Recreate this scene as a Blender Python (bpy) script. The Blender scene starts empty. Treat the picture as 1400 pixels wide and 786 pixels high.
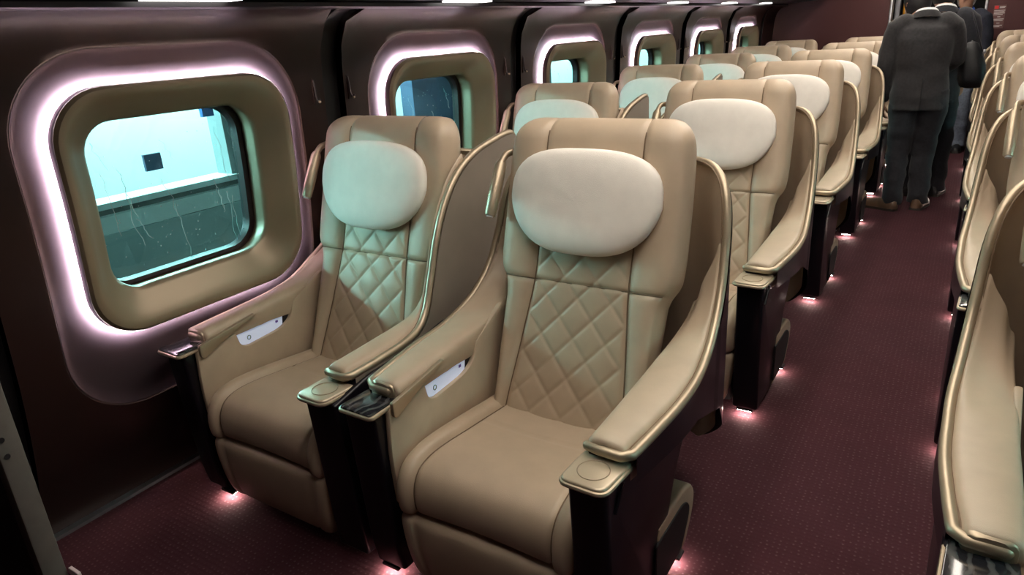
import bpy, bmesh, math, random
from mathutils import Vector, Matrix, noise

random.seed(7)
PI = math.pi
SC = bpy.context.scene
COL = SC.collection

# ------------------------------------------------------------------ camera
CAM_Z = 1.438
F_PX = 941.04
YAW, PITCH, ROLL = math.radians(-33.4157), math.radians(-20.1762), math.radians(-3.5846)
cam_d = bpy.data.cameras.new('camera')
cam = bpy.data.objects.new('camera', cam_d); COL.objects.link(cam)
fw = Vector((math.sin(YAW) * math.cos(PITCH), math.cos(YAW) * math.cos(PITCH), math.sin(PITCH)))
rt = Vector((math.cos(YAW), -math.sin(YAW), 0.0))
up = rt.cross(fw)
r2 = math.cos(ROLL) * rt + math.sin(ROLL) * up
u2 = -math.sin(ROLL) * rt + math.cos(ROLL) * up
M = Matrix(((r2.x, u2.x, -fw.x, 0), (r2.y, u2.y, -fw.y, 0), (r2.z, u2.z, -fw.z, CAM_Z), (0, 0, 0, 1)))
cam.matrix_world = M
cam_d.sensor_width = 36.0
cam_d.lens = 36.0 * F_PX / 1400.0
cam_d.clip_start = 0.02
SC.camera = cam

# ------------------------------------------------------------------ world and exposure
w = bpy.data.worlds.new('world'); SC.world = w; w.use_nodes = True
w.node_tree.nodes['Background'].inputs[0].default_value = (0.35, 0.45, 0.5, 1)
w.node_tree.nodes['Background'].inputs[1].default_value = 0.05
vs = SC.view_settings
vs.view_transform = 'Standard'; vs.look = 'None'; vs.gamma = 1.0; vs.use_curve_mapping = False
vs.exposure = 0.0
CEILING_LIGHT = 12.0      # radiance of the ceiling light strips
PLATFORM_LIGHT = 175.0    # radiance of the platform tubes outside the left windows
LED_RING = 640.0          # light rings round the windows
FOOT_LED = 150.0          # little lamps under the armrest posts
RACK_LAMP = 5.0

# ------------------------------------------------------------------ materials
MATS = {}
def mat(name, col, rough=0.5, metal=0.0, spec=0.5, coat=0.0, emit=None, estr=0.0,
        nscale=None, namt=0.0, bump=0.0, bscale=200.0, sheen=0.0, detail=3.0, coord='Object'):
    m = bpy.data.materials.new(name); m.use_nodes = True
    nt = m.node_tree; b = nt.nodes['Principled BSDF']
    b.inputs['Base Color'].default_value = (*col, 1)
    b.inputs['Roughness'].default_value = rough
    b.inputs['Metallic'].default_value = metal
    b.inputs['Specular IOR Level'].default_value = spec
    b.inputs['Coat Weight'].default_value = coat
    b.inputs['Coat Roughness'].default_value = 0.08
    if sheen: b.inputs['Sheen Weight'].default_value = sheen
    if emit:
        b.inputs['Emission Color'].default_value = (*emit, 1)
        b.inputs['Emission Strength'].default_value = estr
    tc = None
    if nscale or bump:
        tc = nt.nodes.new('ShaderNodeTexCoord')
    if nscale:
        n = nt.nodes.new('ShaderNodeTexNoise'); n.inputs['Scale'].default_value = nscale
        n.inputs['Detail'].default_value = detail
        nt.links.new(tc.outputs[coord], n.inputs['Vector'])
        r = nt.nodes.new('ShaderNodeValToRGB')
        r.color_ramp.elements[0].position = 0.3; r.color_ramp.elements[1].position = 0.7
        r.color_ramp.elements[0].color = (*[c * (1 - namt) for c in col], 1)
        r.color_ramp.elements[1].color = (*[min(1, c * (1 + namt)) for c in col], 1)
        nt.links.new(n.outputs['Fac'], r.inputs['Fac'])
        nt.links.new(r.outputs['Color'], b.inputs['Base Color'])
    if bump:
        v = nt.nodes.new('ShaderNodeTexVoronoi'); v.inputs['Scale'].default_value = bscale
        nt.links.new(tc.outputs[coord], v.inputs['Vector'])
        bp = nt.nodes.new('ShaderNodeBump'); bp.inputs['Strength'].default_value = bump
        bp.inputs['Distance'].default_value = 0.001
        nt.links.new(v.outputs['Distance'], bp.inputs['Height'])
        nt.links.new(bp.outputs['Normal'], b.inputs['Normal'])
    MATS[name] = m
    return m

mat('leather', (0.455, 0.355, 0.255), 0.45, nscale=14, namt=0.05, bump=0.12, bscale=600)
mat('leather_quilt', (0.44, 0.34, 0.24), 0.45, nscale=14, namt=0.05, bump=0.12, bscale=600)
mat('shell_taupe', (0.21, 0.172, 0.138), 0.6, nscale=10, namt=0.05)
mat('seam', (0.17, 0.115, 0.07), 0.7)
mat('pillow_cloth', (0.84, 0.79, 0.72), 0.8, nscale=20, namt=0.03, bump=0.25, bscale=700, sheen=0.1)
mat('gold', (0.45, 0.365, 0.26), 0.42, metal=0.7, nscale=9, namt=0.06)
mat('gold_paint', (0.52, 0.42, 0.30), 0.3, metal=0.35, coat=0.4)
mat('black_gloss', (0.006, 0.005, 0.008), 0.28, spec=0.28, coat=0.08)
mat('black_matte', (0.008, 0.007, 0.009), 0.6)
mat('wall_maroon', (0.026, 0.0125, 0.0105), 0.4, spec=0.2, nscale=3, namt=0.08)
mat('wall_groove', (0.008, 0.006, 0.007), 0.6)
mat('recess_maroon', (0.062, 0.042, 0.048), 0.7, spec=0.06)
mat('bezel_side', (0.055, 0.032, 0.024), 0.4)
mat('bezel', (0.28, 0.215, 0.14), 0.36, metal=0.3, nscale=4, namt=0.04)
mat('gasket', (0.02, 0.008, 0.01), 0.45)
mat('led_white', (0.9, 0.9, 0.9), 0.5, emit=(0.90, 0.87, 1.0), estr=LED_RING)
mat('foot_led', (0.9, 0.9, 0.9), 0.5, emit=(1.0, 0.80, 0.70), estr=FOOT_LED)
mat('rack_lamp', (0.9, 0.9, 0.9), 0.5, emit=(1.0, 0.95, 0.92), estr=RACK_LAMP)
mat('ceiling_lamp', (0.9, 0.9, 0.9), 0.5, emit=(1.0, 0.91, 0.80), estr=CEILING_LIGHT)
mat('platform_lamp', (0.9, 0.9, 0.9), 0.5, emit=(0.92, 1.0, 0.98), estr=PLATFORM_LIGHT)
mat('rack', (0.012, 0.010, 0.011), 0.35)
mat('ceiling', (0.62, 0.58, 0.53), 0.7, nscale=2, namt=0.03)
mat('end_wall', (0.075, 0.020, 0.020), 0.42, nscale=2.5, namt=0.06)
mat('metal_trim', (0.42, 0.42, 0.44), 0.35, metal=0.9, nscale=30, namt=0.1)
mat('steel_grey', (0.30, 0.30, 0.33), 0.5, metal=0.2, nscale=12, namt=0.08)
mat('partition_dark', (0.014, 0.014, 0.016), 0.6, nscale=60, namt=0.25)
mat('partition_edge', (0.11, 0.10, 0.088), 0.55, nscale=30, namt=0.1)
mat('control_face', (0.75, 0.78, 0.85), 0.35, emit=(0.55, 0.68, 1.0), estr=0.30)
mat('control_lamp', (0.9, 0.9, 0.9), 0.5, emit=(0.92, 0.94, 1.0), estr=6.0)
mat('mark_green', (0.16, 0.22, 0.05), 0.5)
mat('mark_dark', (0.06, 0.06, 0.10), 0.5)
mat('mark_purple', (0.18, 0.10, 0.35), 0.5)
mat('suit', (0.017, 0.0155, 0.0175), 0.85, nscale=60, namt=0.35, sheen=0.15)
mat('suit_navy', (0.010, 0.010, 0.015), 0.85, nscale=60, namt=0.3, sheen=0.1)
mat('trousers_grey', (0.014, 0.014, 0.019), 0.85, nscale=50, namt=0.3, sheen=0.1)
mat('denim', (0.17, 0.20, 0.26), 0.85, nscale=50, namt=0.2)
mat('coat_navy', (0.009, 0.011, 0.022), 0.85, nscale=40, namt=0.3)
mat('scarf_blue', (0.02, 0.09, 0.42), 0.8, nscale=30, namt=0.3)
mat('skin', (0.42, 0.24, 0.16), 0.55, nscale=30, namt=0.06)
mat('eye', (0.02, 0.015, 0.012), 0.2)
mat('hair_black', (0.008, 0.007, 0.007), 0.5, nscale=80, namt=0.5)
mat('hair_grey', (0.35, 0.33, 0.31), 0.6, nscale=80, namt=0.3)
mat('shirt', (0.7, 0.7, 0.72), 0.7)
mat('shoe_brown', (0.10, 0.055, 0.03), 0.4, nscale=20, namt=0.3)
mat('shoe_black', (0.01, 0.01, 0.011), 0.3)
mat('sole', (0.02, 0.015, 0.012), 0.7)
mat('bag_black', (0.007, 0.007, 0.009), 0.55, nscale=30, namt=0.4, bump=0.3, bscale=300)
mat('orange', (0.75, 0.33, 0.02), 0.5)
mat('sign_paper', (0.16, 0.075, 0.07), 0.6)
mat('sign_red', (0.75, 0.03, 0.03), 0.5)
mat('sign_white', (0.62, 0.55, 0.53), 0.6)
mat('plat_white', (0.80, 0.82, 0.82), 0.7, nscale=2, namt=0.04)
mat('plat_side', (0.40, 0.46, 0.47), 0.8, nscale=2, namt=0.1)
mat('platform_lamp_dim', (0.9, 0.9, 0.9), 0.5, emit=(0.92, 1.0, 0.98), estr=PLATFORM_LIGHT * 0.35)
mat('plat_grey', (0.30, 0.33, 0.34), 0.7, nscale=2, namt=0.1)
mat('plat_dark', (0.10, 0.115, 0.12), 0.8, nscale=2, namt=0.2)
mat('plat_blue', (0.02, 0.10, 0.32), 0.6)
mat('plat_slate', (0.035, 0.055, 0.11), 0.6, nscale=3, namt=0.2)
mat('paper_white', (0.7, 0.6, 0.6), 0.6)
mat('paper_pink', (0.6, 0.12, 0.25), 0.6)
mat('floor_vestibule', (0.35, 0.35, 0.36), 0.5, nscale=20, namt=0.1)

# dark veined stone for the console trays
m = mat('marble', (0.02, 0.02, 0.025), 0.12, coat=0.6)
nt = m.node_tree; b = nt.nodes['Principled BSDF']
tc = nt.nodes.new('ShaderNodeTexCoord'); wv = nt.nodes.new('ShaderNodeTexWave')
wv.inputs['Scale'].default_value = 12; wv.inputs['Distortion'].default_value = 9; wv.inputs['Detail'].default_value = 3
rp = nt.nodes.new('ShaderNodeValToRGB')
rp.color_ramp.elements[0].position = 0.55; rp.color_ramp.elements[0].color = (0.014, 0.014, 0.018, 1)
rp.color_ramp.elements[1].position = 0.95; rp.color_ramp.elements[1].color = (0.07, 0.068, 0.068, 1)
nt.links.new(tc.outputs['Object'], wv.inputs['Vector']); nt.links.new(wv.outputs['Fac'], rp.inputs['Fac'])
nt.links.new(rp.outputs['Color'], b.inputs['Base Color'])

# carpet: wine red loop pile with a fine grid of lighter loops
m = mat('carpet', (0.075, 0.022, 0.028), 0.9)
nt = m.node_tree; b = nt.nodes['Principled BSDF']; b.inputs['Specular IOR Level'].default_value = 0.15
tc = nt.nodes.new('ShaderNodeTexCoord')
vo = nt.nodes.new('ShaderNodeTexVoronoi'); vo.inputs['Scale'].default_value = 58; vo.inputs['Randomness'].default_value = 0.25
no = nt.nodes.new('ShaderNodeTexNoise'); no.inputs['Scale'].default_value = 5; no.inputs['Detail'].default_value = 4
rp = nt.nodes.new('ShaderNodeValToRGB')
rp.color_ramp.elements[0].position = 0.06; rp.color_ramp.elements[0].color = (0.120, 0.062, 0.066, 1)
rp.color_ramp.elements[1].position = 0.26; rp.color_ramp.elements[1].color = (0.062, 0.0195, 0.026, 1)
mx = nt.nodes.new('ShaderNodeMix'); mx.data_type = 'RGBA'; mx.blend_type = 'MULTIPLY'; mx.inputs[0].default_value = 0.35
bp = nt.nodes.new('ShaderNodeBump'); bp.inputs['Strength'].default_value = 0.5; bp.inputs['Distance'].default_value = 0.003
bp.invert = True
for n in (vo, no): nt.links.new(tc.outputs['Object'], n.inputs['Vector'])
nt.links.new(vo.outputs['Distance'], rp.inputs['Fac']); nt.links.new(rp.outputs['Color'], mx.inputs[6])
nt.links.new(no.outputs['Fac'], mx.inputs[7]); nt.links.new(mx.outputs[2], b.inputs['Base Color'])
nt.links.new(vo.outputs['Distance'], bp.inputs['Height']); nt.links.new(bp.outputs['Normal'], b.inputs['Normal'])

# teal tinted window glass
m = bpy.data.materials.new('window_glass'); m.use_nodes = True; MATS['window_glass'] = m
nt = m.node_tree; nt.nodes.clear()
out = nt.nodes.new('ShaderNodeOutputMaterial'); tr = nt.nodes.new('ShaderNodeBsdfTransparent')
tr.inputs[0].default_value = (0.36, 0.83, 0.83, 1)
gl = nt.nodes.new('ShaderNodeBsdfGlossy'); gl.inputs['Roughness'].default_value = 0.03
gl.inputs['Color'].default_value = (0.8, 0.9, 0.9, 1)
ms = nt.nodes.new('ShaderNodeMixShader'); ms.inputs[0].default_value = 0.05
nt.links.new(tr.outputs[0], ms.inputs[1]); nt.links.new(gl.outputs[0], ms.inputs[2]); nt.links.new(ms.outputs[0], out.inputs[0])
mat('raindrop', (0.75, 0.9, 0.9), 0.15, spec=0.8)
MATS['raindrop'].node_tree.nodes['Principled BSDF'].inputs['Alpha'].default_value = 0.55

# ------------------------------------------------------------------ geometry helpers
def mesh_obj(name, verts, faces, material, parent=None, smooth=35, subs=None):
    me = bpy.data.meshes.new(name)
    me.from_pydata([tuple(v) for v in verts], [], faces)
    me.validate(); me.update()
    bm = bmesh.new(); bm.from_mesh(me)
    bmesh.ops.recalc_face_normals(bm, faces=bm.faces); bm.to_mesh(me); bm.free()
    return link(name, me, material, parent, smooth)

def link(name, me, material, parent=None, smooth=35):
    me.name = name
    for mm in (material if isinstance(material, (list, tuple)) else [material]):
        me.materials.append(MATS[mm] if isinstance(mm, str) else mm)
    if smooth:
        for p in me.polygons: p.use_smooth = True
        me.set_sharp_from_angle(angle=math.radians(smooth))
    o = bpy.data.objects.new(name, me); COL.objects.link(o)
    if parent: o.parent = parent
    return o

def empty(name, loc=(0, 0, 0), rz=0.0):
    o = bpy.data.objects.new(name, None); o.location = loc; o.rotation_euler = (0, 0, rz)
    o.empty_display_size = 0.1; COL.objects.link(o); return o

def tag(o, label=None, cat=None, group=None, kind=None):
    if label: o['label'] = label
    if cat: o['category'] = cat
    if group: o['group'] = group
    if kind: o['kind'] = kind
    return o

def copy_tree(o, parent=None):
    c = o.copy(); COL.objects.link(c); c.parent = parent
    for ch in list(o.children): copy_tree(ch, c)
    return c

def lerp(a, b, t): return a + (b - a) * t
def smooth01(t):
    t = max(0.0, min(1.0, t)); return t * t * (3 - 2 * t)
def interp(x, xs, ys):
    if x <= xs[0]: return ys[0]
    for i in range(1, len(xs)):
        if x <= xs[i]: return lerp(ys[i - 1], ys[i], (x - xs[i - 1]) / (xs[i] - xs[i - 1]))
    return ys[-1]
def interps(x, xs, ys):                       # smooth monotone-ish interpolation
    if x <= xs[0]: return ys[0]
    n = len(xs)
    for i in range(1, n):
        if x <= xs[i]:
            t = (x - xs[i - 1]) / (xs[i] - xs[i - 1]); h = xs[i] - xs[i - 1]
            def sl(k):
                if k == 0 or k == n - 1: return 0.0 if n > 2 else (ys[1] - ys[0]) / (xs[1] - xs[0])
                return (ys[k + 1] - ys[k - 1]) / (xs[k + 1] - xs[k - 1])
            m0, m1 = sl(i - 1) * h, sl(i) * h
            return ((2*t**3 - 3*t*t + 1) * ys[i-1] + (t**3 - 2*t*t + t) * m0 + (-2*t**3 + 3*t*t) * ys[i] + (t**3 - t*t) * m1)
    return ys[-1]

def catmull(pts, per=6, closed=False):
    P = [Vector(p) for p in pts]; n = len(P); out = []
    rng = range(n if closed else n - 1)
    for i in rng:
        p0 = P[(i - 1) % n] if closed or i > 0 else P[0] * 2 - P[1]
        p1 = P[i]; p2 = P[(i + 1) % n]
        p3 = P[(i + 2) % n] if closed or i + 2 < n else P[-1] * 2 - P[-2]
        for k in range(per):
            t = k / per
            out.append(0.5 * ((2*p1) + (p2 - p0)*t + (2*p0 - 5*p1 + 4*p2 - p3)*t*t + (3*p1 - p0 - 3*p2 + p3)*t**3))
    if not closed: out.append(P[-1])
    return out

class MB:
    def __init__(self): self.v = []; self.f = []
    def add(self, v, f):
        n = len(self.v); self.v += [tuple(x) for x in v]; self.f += [tuple(i + n for i in q) for q in f]; return self
    def loft(self, loops, closed=True, cap0=True, cap1=True):
        n = len(loops[0]); v = [p for l in loops for p in l]; f = []
        for i in range(len(loops) - 1):
            for j in range(n if closed else n - 1):
                k = (j + 1) % n
                f.append((i*n + j, i*n + k, (i+1)*n + k, (i+1)*n + j))
        if cap0 and closed: f.append(tuple(range(n))[::-1])
        if cap1 and closed: f.append(tuple((len(loops)-1)*n + j for j in range(n)))
        return self.add(v, f)
    def grid(self, fn, us, vs_):
        nu, nv = len(us), len(vs_)
        v = [fn(a, b_) for b_ in vs_ for a in us]
        f = [(j*nu + i, j*nu + i + 1, (j+1)*nu + i + 1, (j+1)*nu + i) for j in range(nv - 1) for i in range(nu - 1)]
        return self.add(v, f)
    def tube(self, path, rad, n=10, caps=True, round_ends=False, flat=1.0):
        P = [Vector(p) for p in path]; m_ = len(P)
        R = rad if isinstance(rad, (list, tuple)) else [rad] * m_
        loops = []; ref = None
        for i, p in enumerate(P):
            t = (P[min(i + 1, m_ - 1)] - P[max(i - 1, 0)]).normalized()
            if ref is None:
                a = Vector((0, 0, 1)) if abs(t.z) < 0.9 else Vector((1, 0, 0))
                ref = (a - t * a.dot(t)).normalized()
            else:
                ref = (ref - t * ref.dot(t)).normalized()
            s = t.cross(ref)
            loops.append([p + (ref * math.cos(2*PI*k/n) * flat + s * math.sin(2*PI*k/n)) * R[i] for k in range(n)])
        if round_ends:
            t0 = (P[0] - P[1]).normalized(); t1 = (P[-1] - P[-2]).normalized()
            pre = []; post = []
            for a in (80, 55, 28):
                ca, sa = math.cos(math.radians(a)), math.sin(math.radians(a))
                pre.append([P[0] + (q - P[0]) * ca + t0 * R[0] * sa for q in loops[0]])
            for a in (28, 55, 80):
                ca, sa = math.cos(math.radians(a)), math.sin(math.radians(a))
                post.append([P[-1] + (q - P[-1]) * ca + t1 * R[-1] * sa for q in loops[-1]])
            loops = pre + loops + post
        return self.loft(loops, True, caps, caps)
    def ellipsoid(self, c, r, n=16, m_=10, rot=None):
        c = Vector(c); loops = []
        for i in range(1, m_):
            a = PI * i / m_ - PI / 2
            l = []
            for k in range(n):
                q = Vector((r[0]*math.cos(a)*math.cos(2*PI*k/n), r[1]*math.cos(a)*math.sin(2*PI*k/n), r[2]*math.sin(a)))
                if rot: q = rot @ q
                l.append(c + q)
            loops.append(l)
        return self.loft(loops)
    def box(self, x0, x1, y0, y1, z0, z1):
        v = [(x, y, z) for z in (z0, z1) for y in (y0, y1) for x in (x0, x1)]
        f = [(0,2,3,1),(4,5,7,6),(0,1,5,4),(2,6,7,3),(0,4,6,2),(1,3,7,5)]
        return self.add(v, f)
    def build(self, name, material, parent=None, smooth=35):
        return mesh_obj(name, self.v, self.f, material, parent, smooth)

def rbox(name, x0, x1, y0, y1, z0, z1, material, parent=None, bev=0.005, seg=2):
    bm = bmesh.new(); bmesh.ops.create_cube(bm, size=1)
    for v in bm.verts:
        v.co = Vector((lerp(x0, x1, v.co.x + .5), lerp(y0, y1, v.co.y + .5), lerp(z0, z1, v.co.z + .5)))
    if bev: bmesh.ops.bevel(bm, geom=list(bm.edges), offset=bev, segments=seg, affect='EDGES', profile=0.5)
    me = bpy.data.meshes.new(name); bm.to_mesh(me); bm.free()
    return link(name, me, material, parent)

def extrude_x(name, poly, x0, x1, material, parent=None, bev=0.004, seg=2, axis='x'):
    """poly: list of (y,z); prism between x0 and x1, bevelled"""
    bm = bmesh.new()
    mk = (lambda a, p: (a, p[0], p[1])) if axis == 'x' else (lambda a, p: (p[0], p[1], a))
    va = [bm.verts.new(mk(x0, p)) for p in poly]; vb = [bm.verts.new(mk(x1, p)) for p in poly]
    bm.faces.new(va[::-1]); bm.faces.new(vb); n = len(poly)
    for i in range(n): bm.faces.new((va[i], va[(i+1) % n], vb[(i+1) % n], vb[i]))
    bmesh.ops.recalc_face_normals(bm, faces=bm.faces)
    if bev:
        cap = [e for e in bm.edges if (e.verts[0] in va) == (e.verts[1] in va)]
        bmesh.ops.bevel(bm, geom=cap, offset=bev, segments=seg, affect='EDGES', profile=0.5)
    bmesh.ops.triangulate(bm, faces=[f for f in bm.faces if len(f.verts) > 4])
    me = bpy.data.meshes.new(name); bm.to_mesh(me); bm.free()
    return link(name, me, material, parent)

def round_poly(pts, rs, seg=5):
    """round the corners of a 2D polygon; rs = one radius or one per corner"""
    n = len(pts); out = []
    for i in range(n):
        p = Vector(pts[i]); a = Vector(pts[i - 1]); c = Vector(pts[(i + 1) % n])
        r = rs[i] if isinstance(rs, (list, tuple)) else rs
        if r <= 0: out.append((p.x, p.y)); continue
        d1 = (a - p).normalized(); d2 = (c - p).normalized()
        r_ = min(r, (a - p).length * .49, (c - p).length * .49)
        for k in range(seg + 1):
            t = k / seg
            q = (p + d1 * r_) * (1 - t)**2 + p * 2 * t * (1 - t) + (p + d2 * r_) * t * t
            out.append((q.x, q.y))
    return out

# ------------------------------------------------------------------ the carriage shell
ROWS, PITCH_Y = 6, 1.30
Y_FRONT, Y_END = -1.6, 9.15
XR = 0.98                                     # right wall at window height mirrors the left one
XMID = (-2.02 + XR) / 2

def wall_x(z):                                # left wall surface, leaning in towards the top
    return interps(z, [0.0, 0.3, 0.6, 1.0, 1.3, 1.42, 1.48, 1.515, 1.54, 1.556, 1.56], [-2.29, -2.17, -2.085, -2.03, -2.015, -2.003, -1.985, -1.962, -1.930, -1.895, -1.88])

def side(x, s):                               # s = -1 left wall as measured, +1 mirrored to the right
    return x if s < 0 else 2 * XMID - x

floor = MB().box(-2.45, 1.42, Y_FRONT, Y_END + 0.02, -0.06, 0.0).build('floor', 'carpet', None, 0)
tag(floor, 'wine red patterned carpet on the carriage floor', 'floor', kind='structure')

zs = [0.0, 0.1, 0.2, 0.3, 0.45, 0.6, 0.8, 1.0, 1.15, 1.3, 1.38, 1.42, 1.45, 1.48, 1.50, 1.515, 1.53, 1.54, 1.548, 1.556, 1.56, 1.60]
WIN_C = [1.272 + PITCH_Y * k for k in range(ROWS)]

def ray_round_rect(th, hw, hh, r):
    """distance from centre to a rounded rectangle along angle th"""
    c, s = math.cos(th), math.sin(th)
    lo, hi = 0.0, 3.0
    for _ in range(40):
        mid = (lo + hi) / 2
        qx, qz = abs(c * mid) - (hw - r), abs(s * mid) - (hh - r)
        d = math.hypot(max(qx, 0), max(qz, 0)) + min(max(qx, qz), 0) - r
        if d > 0: hi = mid
        else: lo = mid
    return lo

NA = 112
def rr_loop(cy, cz, hw, hh, r, depth, s, cz0=None):
    """loop in the wall plane; depth > 0 stands into the cabin"""
    out = []
    for k in range(NA):
        th = 2 * PI * (k + .5) / NA
        # equalise corner sampling by squashing the angle to the aspect
        th = math.atan2(math.sin(th) * hh, math.cos(th) * hw)
        d = ray_round_rect(th, hw, hh, r)
        y, z = cy + d * math.cos(th), cz + d * math.sin(th)
        out.append(Vector((side(wall_x(max(0, min(1.56, z))) + depth, s), y, z)))
    return out

def blend_loops(A, B, n):
    out = []
    for i in range(1, n):
        t = i / n
        out.append([a.lerp(b_, t) for a, b_ in zip(A, B)])
    return out

def on_wall(loop, s, off=0.0):
    return [Vector((side(wall_x(max(0, min(1.56, p.z))) + off, s), p.y, p.z)) for p in loop]

def build_wall(s, name):
    # groove surface behind the panels, with openings left at the windows
    root = empty(name, (side(-2.29, s), 0, 0))
    tag(root, 'dark maroon carriage wall on the %s side' % ('left' if s < 0 else 'right'), 'wall', kind='structure')
    ys = [Y_FRONT] + [c + d for c in WIN_C for d in (-0.65, 0.65)][:1] + [c + 0.65 for c in WIN_C] + [Y_END]
    bm = MB()
    edges = [Y_FRONT, WIN_C[0] - .65] + [c + .65 for c in WIN_C] + [Y_END]
    for c in [WIN_C[0] - .65] + [c + .65 for c in WIN_C]:      # backing strips in the grooves
        bm.grid(lambda y, z: (side(wall_x(min(z, 1.56)) - 0.035, s) - root.location.x, y, z), [c - .10, c + .10], zs)
        for y in (c - .052, c + .052):                          # groove sides
            bm.grid(lambda d, z: (side(wall_x(min(z, 1.56)) - d, s) - root.location.x, y, z), [0.0, 0.036], zs)
    bm.build('wall_groove', 'wall_groove', root)
    # window bay panels
    for i, c in enumerate(WIN_C):
        outer = rr_loop(c, 0.78, 0.598, 0.78, 0.012, 0, s)
        inner = rr_loop(c, 0.925, 0.475, 0.548, 0.25, 0, s)
        mid = [on_wall(l, s) for l in blend_loops(outer, inner, 8)]
        pb = MB()
        for l in [outer] + mid + [inner]:
            for p in l: p.x -= root.location.x
        lip = [Vector((p.x + (-.006 if s < 0 else .006), p.y, p.z)) for p in rr_loop(c, 0.925, 0.470, 0.543, 0.248, 0, s)]
        for p in lip: p.x -= root.location.x
        edge = [Vector((p.x + (-.03 if s < 0 else .03), p.y, p.z)) for p in outer]
        pb.loft([edge, outer] + mid + [inner, lip], True, False, False)
        pb.build('wall_panel', 'wall_maroon', root)
    # plain panels before the first and after the last bay
    for y0, y1 in ((Y_FRONT, WIN_C[0] - .702), (WIN_C[-1] + .702, Y_END)):
        MB().grid(lambda y, z: (side(wall_x(min(z, 1.56)), s) - root.location.x, y, z), [y0, y1], zs[:-1]).build('wall_panel', 'wall_maroon', root)
    # cornice under the luggage rack
    MB().loft([[(side(x, s) - root.location.x, y, z) for x, z in ((-1.99, 1.556), (-1.875, 1.556), (-1.865, 1.562), (-1.865, 1.575), (-1.89, 1.60), (-2.05, 1.60))] for y in (Y_FRONT, Y_END)]).build('cornice', 'rack', root)
    # upper wall behind the rack
    MB().loft([[(side(x, s) - root.location.x, y, z) for x, z in ((-2.05, 1.56), (-1.98, 1.56), (-1.80, 2.10), (-1.60, 2.22), (-1.60, 2.26), (-2.05, 2.26))] for y in (Y_FRONT, Y_END)]).build('upper_wall', 'ceiling', root, 20)
    # outer skin of the car body so that light only enters by the windows
    ob = MB()
    for i, c in enumerate(WIN_C):
        A = rr_loop(c, 1.022, 0.30, 0.27, 0.10, -0.142, s); B = rr_loop(c, 0.78, 0.65, 0.79, 0.005, -0.142, s)
        for l in (A, B):
            for p in l: p.x -= root.location.x
        ob.loft([A] + [on for on in blend_loops(A, B, 4)] + [B], True, False, False)
    for y0, y1 in ((Y_FRONT, WIN_C[0] - .65), (WIN_C[-1] + .65, Y_END)):
        ob.grid(lambda y, z: (side(wall_x(min(z, 1.56)) - .142, s) - root.location.x, y, z), [y0, y1], zs)
    ob.build('car_body', 'wall_groove', root)
    return root

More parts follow.
